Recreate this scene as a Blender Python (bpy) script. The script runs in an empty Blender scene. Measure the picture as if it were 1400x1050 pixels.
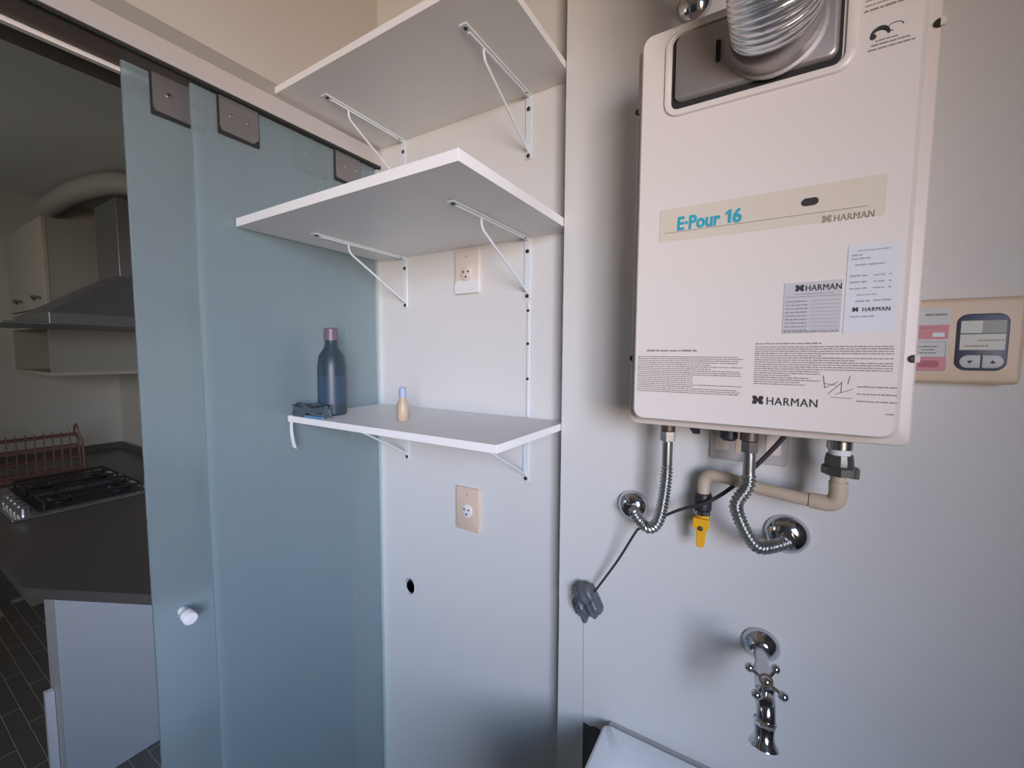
import bpy, bmesh, math, random
from mathutils import Vector, Matrix

random.seed(7)
PI = math.pi
H = 1.65                        # camera height; all z below are relative to the camera, shifted by +H at the end
SC = bpy.context.scene
COL = SC.collection

# ------------------------------------------------------------------ camera
cam_d = bpy.data.cameras.new('camera')
cam_d.sensor_width = 36.0
cam_d.lens = 14.738
cam_d.clip_start = 0.02
cam = bpy.data.objects.new('camera', cam_d)
COL.objects.link(cam)
_yaw, _pit, _rol = 0.548037, 0.0727513, 0.0056991
_f = Vector((-math.sin(_yaw) * math.cos(_pit), math.cos(_yaw) * math.cos(_pit), -math.sin(_pit)))
_r = Vector((math.cos(_yaw), math.sin(_yaw), 0))
_u = _r.cross(_f)
_r2 = _r * math.cos(_rol) + _u * math.sin(_rol)
_u2 = -_r * math.sin(_rol) + _u * math.cos(_rol)
cam.matrix_world = Matrix(((_r2.x, _u2.x, -_f.x, 0), (_r2.y, _u2.y, -_f.y, 0), (_r2.z, _u2.z, -_f.z, 0), (0, 0, 0, 1)))
SC.camera = cam

# ------------------------------------------------------------------ world, lights, exposure
wd = bpy.data.worlds.new('world')
SC.world = wd
wd.use_nodes = True
wd.node_tree.nodes['Background'].inputs[0].default_value = (0.55, 0.72, 1.0, 1)
wd.node_tree.nodes['Background'].inputs[1].default_value = 0.5

WX, WY0, WY1, WZ0, WZ1 = 1.20, -1.85, -0.55, -0.40, 0.75      # the window in the right-hand wall


def area(name, loc, sx, sy, power, color, aim, spread=180):
    d = bpy.data.lights.new(name, 'AREA')
    d.shape = 'RECTANGLE'
    d.size, d.size_y = sx, sy
    d.energy = power
    d.color = color
    d.spread = math.radians(spread)
    o = bpy.data.objects.new(name, d)
    COL.objects.link(o)
    o.location = loc
    o.rotation_euler = Vector(aim).to_track_quat('-Z', 'Y').to_euler()
    return o


wc = ((WY0 + WY1) / 2, (WZ0 + WZ1) / 2)
area('window_sky_light', (WX + 0.12, wc[0], wc[1] + 0.05), 1.3, 1.1, 12.6, (0.26, 0.54, 1.0), (-2.25, 2.05, -0.68), 60)
area('window_ground_bounce', (WX + 0.12, wc[0], wc[1] - 0.05), 1.3, 1.1, 12.0, (1.0, 0.68, 0.36), (-2.25, 2.05, -0.04), 64)
area('kitchen_fill_light', (-3.2, -1.62, 0.25), 1.0, 0.9, 5.5, (1.0, 0.95, 0.85), (0, 1, -0.05), 160)  # added fill to lift the dark kitchen; its window is assumed and unseen

SC.view_settings.view_transform = 'Standard'
SC.view_settings.look = 'None'
SC.view_settings.gamma = 1.0
SC.view_settings.use_curve_mapping = False
SC.view_settings.exposure = 0.0
SC.cycles.max_bounces = 10
SC.cycles.diffuse_bounces = 5
SC.cycles.transmission_bounces = 8


# ------------------------------------------------------------------ materials
def new_mat(name):
    m = bpy.data.materials.new(name)
    m.use_nodes = True
    nt = m.node_tree
    return m, nt, nt.nodes['Principled BSDF']


def mat(name, col, rough=0.5, metal=0.0, noise=0.0, nscale=30.0, bump=0.0, bscale=80.0, coat=0.0, spec=0.5, trans=0.0, aniso=None):
    m, nt, b = new_mat(name)
    b.inputs['Roughness'].default_value = rough
    b.inputs['Metallic'].default_value = metal
    b.inputs['Specular IOR Level'].default_value = spec
    b.inputs['Coat Weight'].default_value = coat
    b.inputs['Transmission Weight'].default_value = trans
    tc = nt.nodes.new('ShaderNodeTexCoord')
    n = nt.nodes.new('ShaderNodeTexNoise')
    n.inputs['Scale'].default_value = nscale
    n.inputs['Detail'].default_value = 4
    nt.links.new(tc.outputs['Object'], n.inputs['Vector'])
    mx = nt.nodes.new('ShaderNodeMix')
    mx.data_type = 'RGBA'
    k = 1 - noise
    mx.inputs[6].default_value = (col[0] * k, col[1] * k, col[2] * k, 1)
    mx.inputs[7].default_value = (min(1, col[0] * (1 + noise * .5)), min(1, col[1] * (1 + noise * .5)), min(1, col[2] * (1 + noise * .5)), 1)
    nt.links.new(n.outputs['Fac'], mx.inputs[0])
    nt.links.new(mx.outputs[2], b.inputs['Base Color'])
    if aniso:
        mp = nt.nodes.new('ShaderNodeMapping')
        mp.inputs['Scale'].default_value = aniso
        nt.links.new(tc.outputs['Object'], mp.inputs['Vector'])
        nt.links.new(mp.outputs['Vector'], n.inputs['Vector'])
    if bump > 0:
        n2 = nt.nodes.new('ShaderNodeTexNoise')
        n2.inputs['Scale'].default_value = bscale
        n2.inputs['Detail'].default_value = 3
        nt.links.new(tc.outputs['Object'], n2.inputs['Vector'])
        bp = nt.nodes.new('ShaderNodeBump')
        bp.inputs['Strength'].default_value = bump
        bp.inputs['Distance'].default_value = 0.002
        nt.links.new(n2.outputs['Fac'], bp.inputs['Height'])
        nt.links.new(bp.outputs['Normal'], b.inputs['Normal'])
    return m


M = {}
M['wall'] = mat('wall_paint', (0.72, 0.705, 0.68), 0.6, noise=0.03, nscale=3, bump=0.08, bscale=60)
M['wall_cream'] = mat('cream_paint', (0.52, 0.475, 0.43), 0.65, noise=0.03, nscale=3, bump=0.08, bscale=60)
M['ceiling'] = mat('ceiling_paint', (0.66, 0.61, 0.55), 0.8, noise=0.02)
M['ktc_wall'] = mat('kitchen_paint', (0.55, 0.54, 0.49), 0.6, noise=0.03)
M['ktc_ceil'] = mat('kitchen_ceiling_paint', (0.66, 0.66, 0.64), 0.8, noise=0.03)
M['wall_grey'] = mat('grey_wall_paint', (0.34, 0.34, 0.35), 0.6, noise=0.04)
M['tile_floor'] = mat('floor_tile', (0.16, 0.155, 0.15), 0.35, noise=0.05, nscale=8)
M['dark_tile'] = mat('dark_cement', (0.12, 0.125, 0.13), 0.7, noise=0.25, nscale=20, bump=0.2)
M['alu'] = mat('brushed_aluminium', (0.60, 0.56, 0.54), 0.42, 0.25, noise=0.05, nscale=40, aniso=(40, 1, 40))
M['alu_grey'] = mat('grey_aluminium', (0.40, 0.375, 0.345), 0.5, 0.3, noise=0.05)
M['channel'] = mat('brown_channel', (0.16, 0.13, 0.115), 0.6, noise=0.1)
M['jamb'] = mat('pale_green_profile', (0.56, 0.63, 0.62), 0.35, noise=0.04)
M['rubber'] = mat('black_rubber', (0.02, 0.02, 0.02), 0.6, noise=0.1)
M['melamine'] = mat('white_melamine', (0.80, 0.79, 0.775), 0.4, noise=0.02, nscale=10, bump=0.02)
M['edge'] = mat('white_edge_band', (0.86, 0.85, 0.84), 0.4, noise=0.02)
M['bracket'] = mat('white_enamel', (0.72, 0.77, 0.80), 0.35, noise=0.04, spec=0.5)
M['screw'] = mat('dark_screw', (0.05, 0.05, 0.055), 0.4, 0.6, noise=0.2, nscale=200)
M['heater'] = mat('cream_enamel', (0.80, 0.735, 0.685), 0.38, noise=0.02, nscale=5, bump=0.01, coat=0.15)
M['heater_side'] = mat('cream_enamel_frame', (0.72, 0.64, 0.58), 0.42, noise=0.03, nscale=5)
M['steel'] = mat('stainless_plate', (0.45, 0.42, 0.41), 0.42, 0.7, noise=0.08, nscale=60, aniso=(1, 1, 30))
M['gap'] = mat('dark_gap', (0.02, 0.02, 0.02), 0.8, noise=0.1)
M['foil'] = mat('aluminium_foil', (0.80, 0.80, 0.82), 0.34, 0.95, noise=0.08, nscale=120, bump=0.25, bscale=160)
M['chrome'] = mat('chrome', (0.60, 0.60, 0.62), 0.13, 1.0, noise=0.05, nscale=20)
M['chrome_dull'] = mat('dull_chrome', (0.50, 0.49, 0.48), 0.25, 1.0, noise=0.15, nscale=40)
M['hose'] = mat('corrugated_steel', (0.44, 0.45, 0.44), 0.33, 1.0, noise=0.1, nscale=80)
M['brass_dark'] = mat('tarnished_brass', (0.16, 0.12, 0.10), 0.45, 0.6, noise=0.3, nscale=80)
M['bronze'] = mat('aged_bronze', (0.15, 0.145, 0.13), 0.4, 0.7, noise=0.3, nscale=60)
M['teflon'] = mat('white_tape', (0.80, 0.80, 0.80), 0.6, noise=0.05)
M['pvc'] = mat('beige_pipe', (0.62, 0.49, 0.37), 0.4, noise=0.12, nscale=25)
M['yellow'] = mat('yellow_lever', (0.90, 0.46, 0.02), 0.4, noise=0.06)
M['black'] = mat('black_plastic', (0.025, 0.025, 0.03), 0.45, noise=0.1)
M['cable'] = mat('grey_black_cable', (0.045, 0.043, 0.047), 0.5, noise=0.1)
M['ducttape'] = mat('grey_tape_bundle', (0.13, 0.14, 0.16), 0.3, noise=0.5, nscale=60, bump=0.6, bscale=60)
M['ivory'] = mat('ivory_plastic', (0.72, 0.55, 0.42), 0.4, noise=0.03)
M['ivory_pale'] = mat('pale_ivory_plastic', (0.75, 0.66, 0.59), 0.45, noise=0.03)
M['socket'] = mat('white_socket', (0.80, 0.79, 0.76), 0.4, noise=0.02)
M['slot'] = mat('socket_hole', (0.06, 0.04, 0.04), 0.6, noise=0.1)
M['oldplate'] = mat('old_grey_plate', (0.50, 0.45, 0.43), 0.5, noise=0.08)
M['remote'] = mat('remote_tan_plastic', (0.68, 0.52, 0.38), 0.45, noise=0.04)
M['navy'] = mat('navy_bezel', (0.06, 0.07, 0.12), 0.4, noise=0.05)
M['lcd_pale'] = mat('pale_display', (0.55, 0.57, 0.52), 0.3, noise=0.04)
M['lcd_dark'] = mat('grey_display', (0.24, 0.26, 0.25), 0.3, noise=0.1)
M['button'] = mat('grey_button', (0.58, 0.60, 0.59), 0.5, noise=0.03)
M['sticker'] = mat('white_sticker', (0.72, 0.74, 0.78), 0.5, noise=0.02)
M['sticker_grey'] = mat('silver_sticker', (0.58, 0.57, 0.60), 0.45, noise=0.06, nscale=15)
M['strip'] = mat('cream_name_strip', (0.72, 0.645, 0.54), 0.4, noise=0.02)
M['teal'] = mat('teal_ink', (0.03, 0.40, 0.52), 0.5, noise=0.03)
M['ink'] = mat('black_ink', (0.03, 0.025, 0.03), 0.6, noise=0.05)
M['ink_soft'] = mat('grey_ink', (0.30, 0.26, 0.25), 0.6, noise=0.05)
M['ink_olive'] = mat('olive_ink', (0.36, 0.31, 0.24), 0.6, noise=0.05)
M['ink_blue'] = mat('blue_grey_ink', (0.40, 0.41, 0.46), 0.6, noise=0.05)
M['pink'] = mat('pink_print', (0.62, 0.24, 0.27), 0.5, noise=0.05)
M['pink_dark'] = mat('dark_pink_print', (0.42, 0.10, 0.13), 0.5, noise=0.1)
M['porcelain'] = mat('white_porcelain', (0.84, 0.85, 0.87), 0.12, noise=0.01, coat=0.4)
M['grout'] = mat('grey_caulk', (0.50, 0.50, 0.51), 0.8, noise=0.15)
M['granite'] = mat('dark_granite', (0.12, 0.105, 0.097), 0.35, noise=0.4, nscale=120)
M['kwhite'] = mat('kitchen_white', (0.66, 0.67, 0.70), 0.45, noise=0.02)
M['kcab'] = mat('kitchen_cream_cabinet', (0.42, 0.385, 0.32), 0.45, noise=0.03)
M['kcab_side'] = mat('kitchen_shaded_olive', (0.30, 0.30, 0.26), 0.5, noise=0.04)  # olive tone with the cabinet side's weaker light painted in
M['hood'] = mat('hood_steel', (0.22, 0.22, 0.23), 0.38, 0.6, noise=0.08)
M['plank'] = mat('dark_parquet', (0.21, 0.18, 0.155), 0.4, noise=0.35, nscale=12, aniso=(2, 20, 1))
M['joint'] = mat('parquet_joint', (0.55, 0.50, 0.44), 0.8, noise=0.1)
M['copper'] = mat('copper_wire', (0.30, 0.16, 0.13), 0.4, 0.5, noise=0.1)
M['duct_white'] = mat('white_duct', (0.42, 0.40, 0.37), 0.55, noise=0.04)
M['iron'] = mat('cast_iron', (0.015, 0.015, 0.016), 0.5, noise=0.1)
M['cook_steel'] = mat('cooktop_steel', (0.55, 0.55, 0.56), 0.25, 0.9, noise=0.06)
M['handle_dark'] = mat('oval_handle', (0.16, 0.14, 0.11), 0.4, 0.4, noise=0.05)
M['bottle_blue'] = mat('navy_bottle', (0.025, 0.045, 0.065), 0.4, noise=0.1)
M['bottle_label'] = mat('blue_bottle_label', (0.035, 0.065, 0.105), 0.4, noise=0.1)
M['cap_pink'] = mat('mauve_cap', (0.15, 0.11, 0.15), 0.4, noise=0.05)
M['amber'] = mat('amber_bottle', (0.55, 0.42, 0.30), 0.4, noise=0.15)
M['cap_blue'] = mat('pale_blue_cap', (0.35, 0.42, 0.62), 0.4, noise=0.05)
M['blue_pack'] = mat('blue_pack', (0.10, 0.26, 0.46), 0.45, noise=0.1)
M['dark_cloth'] = mat('dark_teal_cloth', (0.07, 0.10, 0.12), 0.8, noise=0.3, nscale=60, bump=0.5)
M['paper'] = mat('white_paper_tape', (0.82, 0.82, 0.82), 0.6, noise=0.02)
M['door_knob'] = mat('white_knob', (0.85, 0.84, 0.86), 0.25, noise=0.02)
M['clamp'] = mat('satin_clamp', (0.26, 0.25, 0.25), 0.4, 0.6, noise=0.06)
M['win_frame'] = mat('window_aluminium', (0.75, 0.75, 0.75), 0.4, 0.2, noise=0.03)


def frosted_glass():
    m, nt, b = new_mat('frosted_green_glass')
    tc = nt.nodes.new('ShaderNodeTexCoord')
    n = nt.nodes.new('ShaderNodeTexNoise')
    n.inputs['Scale'].default_value = 2.0
    nt.links.new(tc.outputs['Object'], n.inputs['Vector'])
    mx = nt.nodes.new('ShaderNodeMix')
    mx.data_type = 'RGBA'
    mx.inputs[6].default_value = (0.52, 0.65, 0.69, 1)
    mx.inputs[7].default_value = (0.55, 0.68, 0.72, 1)
    nt.links.new(n.outputs['Fac'], mx.inputs[0])
    nt.links.new(mx.outputs[2], b.inputs['Base Color'])
    b.inputs['Roughness'].default_value = 0.24
    b.inputs['IOR'].default_value = 1.45
    b.inputs['Transmission Weight'].default_value = 0.74
    b.inputs['Specular IOR Level'].default_value = 0.5
    return m


M['glass'] = frosted_glass()


def clear_glass():
    m, nt, b = new_mat('window_glass')
    b.inputs['Base Color'].default_value = (0.95, 0.97, 0.97, 1)
    b.inputs['Roughness'].default_value = 0.02
    b.inputs['Transmission Weight'].default_value = 1.0
    return m


# ------------------------------------------------------------------ mesh helpers
def box(bm, x0, x1, y0, y1, z0, z1, bev=0.0, seg=2):
    vs = [bm.verts.new((x, y, z)) for x in (x0, x1) for y in (y0, y1) for z in (z0, z1)]
    fs = [bm.faces.new([vs[i] for i in q]) for q in ((0, 1, 3, 2), (4, 6, 7, 5), (0, 4, 5, 1), (2, 3, 7, 6), (0, 2, 6, 4), (1, 5, 7, 3))]
    if bev > 0:
        es = list({e for f in fs for e in f.edges})
        bmesh.ops.bevel(bm, geom=es, offset=bev, segments=seg, affect='EDGES', profile=0.5)
    return bm


def bx(*a, **k):
    return box(bmesh.new(), *a, **k)


def prism(bm, pts, axis, a0, a1, bev=0.0, seg=2, cap_only=False):
    """polygon pts in the plane normal to axis, extruded from a0 to a1 along axis"""
    def P(p, a):
        return (a, p[0], p[1]) if axis == 'x' else ((p[0], a, p[1]) if axis == 'y' else (p[0], p[1], a))
    A = [bm.verts.new(P(p, a0)) for p in pts]
    B = [bm.verts.new(P(p, a1)) for p in pts]
    n = len(pts)
    f0 = bm.faces.new(A)
    f1 = bm.faces.new(B[::-1])
    sides = [bm.faces.new((A[i], B[i], B[(i + 1) % n], A[(i + 1) % n])) for i in range(n)]
    bmesh.ops.recalc_face_normals(bm, faces=[f0, f1] + sides)
    if bev > 0:
        bmesh.ops.bevel(bm, geom=list(f0.edges), offset=bev, segments=seg, affect='EDGES', profile=0.5)
    return bm


def rrect(cx, cz, w, h, r, n=6, corners=(1, 1, 1, 1)):
    pts = []
    for k, (sx, sz, a0) in enumerate(((1, 1, 0), (-1, 1, PI / 2), (-1, -1, PI), (1, -1, 1.5 * PI))):
        rr = r * corners[k] if corners[k] else 0.0005
        for i in range(n + 1):
            a = a0 + i / n * PI / 2
            pts.append((cx + sx * (w / 2 - rr) + rr * math.cos(a), cz + sz * (h / 2 - rr) + rr * math.sin(a)))
    return pts


def ring(pts, inner, bm, axis, a0, a1):
    """a frame between two outlines of equal point count"""
    def P(p, a):
        return (a, p[0], p[1]) if axis == 'x' else ((p[0], a, p[1]) if axis == 'y' else (p[0], p[1], a))
    n = len(pts)
    V = [[bm.verts.new(P(p, a)) for p in q] for q in (pts, inner) for a in (a0, a1)]
    o0, o1, i0, i1 = V
    fs = []
    for i in range(n):
        j = (i + 1) % n
        fs += [bm.faces.new((o0[i], o0[j], i0[j], i0[i])), bm.faces.new((o1[i], i1[i], i1[j], o1[j])),
               bm.faces.new((o0[i], o1[i], o1[j], o0[j])), bm.faces.new((i0[i], i0[j], i1[j], i1[i]))]
    bmesh.ops.recalc_face_normals(bm, faces=fs)
    return bm


def catmull(pts, n=8):
    P = [Vector(p) for p in pts]
    P = [2 * P[0] - P[1]] + P + [2 * P[-1] - P[-2]]
    out = []
    for i in range(1, len(P) - 2):
        for k in range(n):
            t = k / n
            a, b, c, d = P[i - 1], P[i], P[i + 1], P[i + 2]
            out.append(0.5 * ((2 * b) + (-a + c) * t + (2 * a - 5 * b + 4 * c - d) * t * t + (-a + 3 * b - 3 * c + d) * t ** 3))
    out.append(P[-2])
    return out


def resample(pts, step):
    out = [pts[0].copy()]
    acc = 0
    for a, b in zip(pts, pts[1:]):
        L = (b - a).length
        t = step - acc
        while t <= L:
            out.append(a.lerp(b, t / L))
            t += step
        acc = L - (t - step)
    return out


def tube(bm, pts, rad, seg=12, cap=True):
    """rad: number, or function of (index, count)"""
    pts = [Vector(p) for p in pts]
    n = len(pts)
    up = Vector((0, 0, 1))
    t0 = (pts[1] - pts[0]).normalized()
    if abs(t0.dot(up)) > 0.9:
        up = Vector((1, 0, 0))
    nrm = (up - t0 * up.dot(t0)).normalized()
    rings = []
    for i in range(n):
        t = (pts[min(i + 1, n - 1)] - pts[max(i - 1, 0)]).normalized()
        nrm = (nrm - t * nrm.dot(t)).normalized()
        bn = t.cross(nrm)
        r = rad(i, n) if callable(rad) else rad
        rings.append([bm.verts.new(pts[i] + (nrm * math.cos(2 * PI * k / seg) + bn * math.sin(2 * PI * k / seg)) * r) for k in range(seg)])
    fs = []
    for a, b in zip(rings, rings[1:]):
        for k in range(seg):
            fs.append(bm.faces.new((a[k], a[(k + 1) % seg], b[(k + 1) % seg], b[k])))
    if cap:
        fs.append(bm.faces.new(rings[0][::-1]))
        fs.append(bm.faces.new(rings[-1]))
    bmesh.ops.recalc_face_normals(bm, faces=fs)
    return bm


def lathe(bm, prof, origin, axis, seg=24):
    """prof: list of (distance along axis, radius)"""
    ax = Vector(axis).normalized()
    a = Vector((0, 0, 1)) if abs(ax.z) < 0.9 else Vector((1, 0, 0))
    u = ax.cross(a).normalized()
    v = ax.cross(u)
    o = Vector(origin)
    rings = []
    for h, r in prof:
        rings.append([bm.verts.new(o + ax * h + (u * math.cos(2 * PI * k / seg) + v * math.sin(2 * PI * k / seg)) * max(r, 1e-5)) for k in range(seg)])
    fs = []
    for p, q in zip(rings, rings[1:]):
        for k in range(seg):
            fs.append(bm.faces.new((p[k], p[(k + 1) % seg], q[(k + 1) % seg], q[k])))
    fs.append(bm.faces.new(rings[0][::-1]))
    fs.append(bm.faces.new(rings[-1]))
    bmesh.ops.recalc_face_normals(bm, faces=fs)
    return bm


def cyl(p0, p1, r, seg=20, bm=None):
    p0, p1 = Vector(p0), Vector(p1)
    return lathe(bm or bmesh.new(), [(0, r), ((p1 - p0).length, r)], p0, p1 - p0, seg)


def sphere(bm, c, r, seg=14, sx=1, sy=1, sz=1):
    bmesh.ops.create_uvsphere(bm, u_segments=seg, v_segments=seg // 2 + 2, radius=1.0,
                              matrix=Matrix.Translation(c) @ Matrix.Diagonal((r * sx, r * sy, r * sz, 1)))
    return bm


# ------------------------------------------------------------------ object helpers
def world_org(o):
    v = Vector((0, 0, 0))
    while o is not None:
        v += o.location
        o = o.parent
    return v


def tag(o, label=None, cat=None, group=None, kind=None):
    if label: o['label'] = label
    if cat: o['category'] = cat
    if group: o['group'] = group
    if kind: o['kind'] = kind
    return o


def obj(name, bm, m, parent=None, smooth=None, origin=None):
    me = bpy.data.meshes.new(name)
    bm.normal_update()
    bm.to_mesh(me)
    bm.free()
    o = bpy.data.objects.new(name, me)
    COL.objects.link(o)
    if isinstance(m, str): m = M[m]
    me.materials.append(m)
    base = world_org(parent) if parent else Vector((0, 0, 0))
    if origin is None:
        xs = [v.co for v in me.vertices]
        lo = Vector((min(c.x for c in xs), min(c.y for c in xs), min(c.z for c in xs)))
        hi = Vector((max(c.x for c in xs), max(c.y for c in xs), max(c.z for c in xs)))
        origin = Vector(((lo.x + hi.x) / 2, (lo.y + hi.y) / 2, lo.z))
    me.transform(Matrix.Translation(-Vector(origin)))
    o.location = Vector(origin) - base
    if parent: o.parent = parent
    if smooth:
        me.shade_smooth()
        me.set_sharp_from_angle(angle=math.radians(smooth))
    return o


def thing(name, loc, label, cat, group=None, kind=None):
    o = bpy.data.objects.new(name, None)
    o.empty_display_size = 0.05
    COL.objects.link(o)
    o.location = loc
    return tag(o, label, cat, group, kind)


def copy_tree(o, dloc=(0, 0, 0), parent=None):
    c = o.copy()
    COL.objects.link(c)
    c.parent = parent
    c.location = o.location + Vector(dloc)
    for ch in list(o.children):
        copy_tree(ch, (0, 0, 0), c)
    return c


def text_obj(name, s, x, y, z, size, m, parent, sx=1.0, shear=0.0, bold=0.0, space=1.0, depth=0.0004, normal='-y'):
    cu = bpy.data.curves.new(name + '_curve', 'FONT')
    cu.body = s
    cu.size = size
    cu.shear = shear
    cu.offset = bold
    cu.extrude = depth
    cu.space_character = space
    cu.resolution_u = 3
    t = bpy.data.objects.new(name + '_tmp', cu)
    COL.objects.link(t)
    bpy.context.view_layer.update()
    dg = bpy.context.evaluated_depsgraph_get()
    me = bpy.data.meshes.new_from_object(t.evaluated_get(dg))
    bpy.data.objects.remove(t)
    bpy.data.curves.remove(cu)
    bm = bmesh.new()
    bm.from_mesh(me)
    bpy.data.meshes.remove(me)
    R = Matrix.Translation((x, y, z)) @ Matrix.Rotation(PI / 2, 4, 'X') @ Matrix.Diagonal((sx, 1, 1, 1))
    bm.transform(R)
    return obj(name, bm, m, parent)


def print_lines(name, rows, y, m, parent, rnd):
    """tiny unreadable printing: rows of (x0, x1, z, height) broken into word-like dashes"""
    bm = bmesh.new()
    for x0, x1, z, h in rows:
        x = x0
        while x < x1:
            w = min(rnd.uniform(1.2, 4.5) * h, x1 - x)
            k = h * rnd.uniform(0.75, 1.0)
            bmesh.ops.create_cube(bm, size=1.0, matrix=Matrix.Translation((x + w / 2, y, z + k / 2)) @ Matrix.Diagonal((w, 0.0003, k, 1)))
            x += w + rnd.uniform(0.35, 0.6) * h
    return tag(obj(name, bm, m, parent), kind='stuff')


# ================================================================== THE SETTING
DS, DW = 0.90, 0.855          # recessed shelf wall, heater wall
XG = -1.03                    # plane of the sliding doors
XP = -0.391                   # pillar edge where heater wall begins
ZF, ZC = -1.65, 1.05


def struct(name, bm, m, label, cat, parent=None):
    o = obj(name, bm, m, parent)
    if parent is None: tag(o, label, cat, kind='structure')
    return o


# heater wall with plaster skim, dark unpainted band at the foot
wb = struct('wall_back', bx(XP, WX + 0.15, DW + 0.004, 1.19, ZF, ZC), 'dark_tile', 'white painted wall carrying the gas water heater', 'wall')
xs = [(XP, ZC), (XP, -0.565), (-0.331, -0.575), (-0.328, -0.70), (-0.327, -0.838)]
jag = [(-0.31, -0.841), (-0.297, -0.836), (-0.286, -0.838), (-0.275, -0.85), (-0.2, -0.853), (WX + 0.15, -0.853)]
obj('plaster', prism(bmesh.new(), xs + jag + [(WX + 0.15, ZC)], 'y', DW, DW + 0.0035), 'wall', wb)
obj('plaster', bx(XP, -0.3275, DW + 0.002, DW + 0.0038, -1.65, -0.56), 'wall', wb)

# recessed wall with a round drain hole
bm = bx(-1.20, XP, DS, 1.19, ZF, ZC)
wr = struct('wall_recess', bm, 'wall', 'white recessed wall behind the three shelves', 'wall')
cut = obj('hole_cutter', lathe(bmesh.new(), [(0, 0.0205), (0.16, 0.0205)], (-0.916, DS - 0.05, -0.724), (0, 1, 0), 28), 'gap')
cut.scale = (1, 1, 1.28)
bo = wr.modifiers.new('hole', 'BOOLEAN')
bo.object = cut
bo.operation = 'DIFFERENCE'
bo.solver = 'EXACT'
bpy.context.view_layer.update()
me2 = bpy.data.meshes.new_from_object(wr.evaluated_get(bpy.context.evaluated_depsgraph_get()))
wr.modifiers.clear()
wr.data = me2
bpy.data.objects.remove(cut)
obj('drain_pipe', lathe(bmesh.new(), [(0, 0.0185), (0.10, 0.0185), (0.10, 0.0165), (0, 0.0165)], (-0.916, DS + 0.006, -0.724), (0, 1, 0), 24), 'gap', wr, 40)

# lintel wall above the sliding doors and the side wall behind the camera
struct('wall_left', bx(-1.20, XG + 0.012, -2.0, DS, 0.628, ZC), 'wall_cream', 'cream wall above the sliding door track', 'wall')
struct('wall_left_side', bx(-1.20, XG + 0.012, -2.0, -0.62, ZF, 0.628), 'wall', 'white wall beside the kitchen opening', 'wall')
struct('wall_front', bx(-1.20, WX + 0.15, -2.10, -2.0, ZF, ZC), 'wall_grey', 'grey wall behind the laundry', 'wall')

# right-hand wall with the window that lights the room
for nm, a in (('wall_right', (WX, WX + 0.15, -2.0, WY0, ZF, ZC)), ('wall_right_end', (WX, WX + 0.15, WY1, DW, ZF, ZC)),
              ('wall_right_sill', (WX, WX + 0.15, WY0, WY1, ZF, WZ0)), ('wall_right_head', (WX, WX + 0.15, WY0, WY1, WZ1, ZC))):
    struct(nm, bx(*a), 'wall_grey', 'grey wall around the laundry window', 'wall')
win = thing('window_1', (WX + 0.05, wc[0], WZ0), 'aluminium framed laundry window', 'window', kind='structure')
for y0, y1 in ((WY0, WY0 + 0.04), (WY1 - 0.04, WY1), (wc[0] - 0.02, wc[0] + 0.02)):
    obj('frame_stile', bx(WX + 0.04, WX + 0.08, y0, y1, WZ0, WZ1, bev=0.003), 'win_frame', win)
for z0, z1 in ((WZ0, WZ0 + 0.04), (WZ1 - 0.04, WZ1)):
    obj('frame_rail', bx(WX + 0.045, WX + 0.075, WY0 + 0.04, WY1 - 0.04, z0, z1, bev=0.003), 'win_frame', win)

struct('floor', bx(-1.20, WX + 0.15, -2.10, 1.19, ZF - 0.1, ZF), 'tile_floor', 'pale tiled laundry floor', 'floor')
struct('ceiling', bx(-1.20, WX + 0.15, -2.10, 1.19, ZC, ZC + 0.1), 'ceiling', 'white laundry ceiling', 'ceiling')

# kitchen shell
KX, KY = -4.32, 1.19
struct('wall_kitchen_far', bx(KX - 0.1, KX, -1.6, KY + 0.1, ZF, ZC), 'ktc_wall', 'dim far kitchen wall behind the dish rack', 'wall')
struct('wall_kitchen_side', bx(KX, -1.20, KY, KY + 0.1, ZF, ZC), 'ktc_wall', 'dim kitchen wall behind the range hood', 'wall')
for nm, a in (('wall_kitchen_near', (KX, -3.7, -1.6, -1.5, ZF, ZC)), ('wall_kitchen_near_end', (-2.7, -1.20, -1.6, -1.5, ZF, ZC)),
              ('wall_kitchen_near_sill', (-3.7, -2.7, -1.6, -1.5, ZF, -0.2)), ('wall_kitchen_near_head', (-3.7, -2.7, -1.6, -1.5, 0.7, ZC))):
    struct(nm, bx(*a), 'ktc_wall', 'kitchen wall around an added, unseen window opening opposite the range hood', 'wall')
struct('ceiling_kitchen', bx(KX, -1.20, -1.6, KY, ZC, ZC + 0.1), 'ktc_ceil', 'dim kitchen ceiling', 'ceiling')
kf = struct('floor_kitchen', bx(KX, -1.20, -1.6, KY, ZF - 0.1, ZF - 0.0025), 'joint', 'dark parquet kitchen floor with pale joints', 'floor')
rw, rl = 0.0565, 0.47
pm = None
for r in range(20):
    y0 = -0.02 + r * rw
    for c in range(7):
        x0 = KX + 0.02 + c * rl + (0.45 * (r % 3) / 3 * 1.0)
        if x0 + rl > -1.3 or y0 + rw > KY: continue
        if pm is None:
            p = obj('plank', bx(x0 + 0.004, x0 + rl - 0.004, y0 + 0.0022, y0 + rw - 0.0022, ZF - 0.003, ZF, bev=0.0008, seg=1), 'plank', kf)
            pm = p.data
            px, py = x0, y0
            ploc = p.location.copy()
        else:
            p = bpy.data.objects.new('plank', pm)
            COL.objects.link(p)
            p.parent = kf
            p.location = ploc + Vector((x0 - px, y0 - py, 0))

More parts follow.
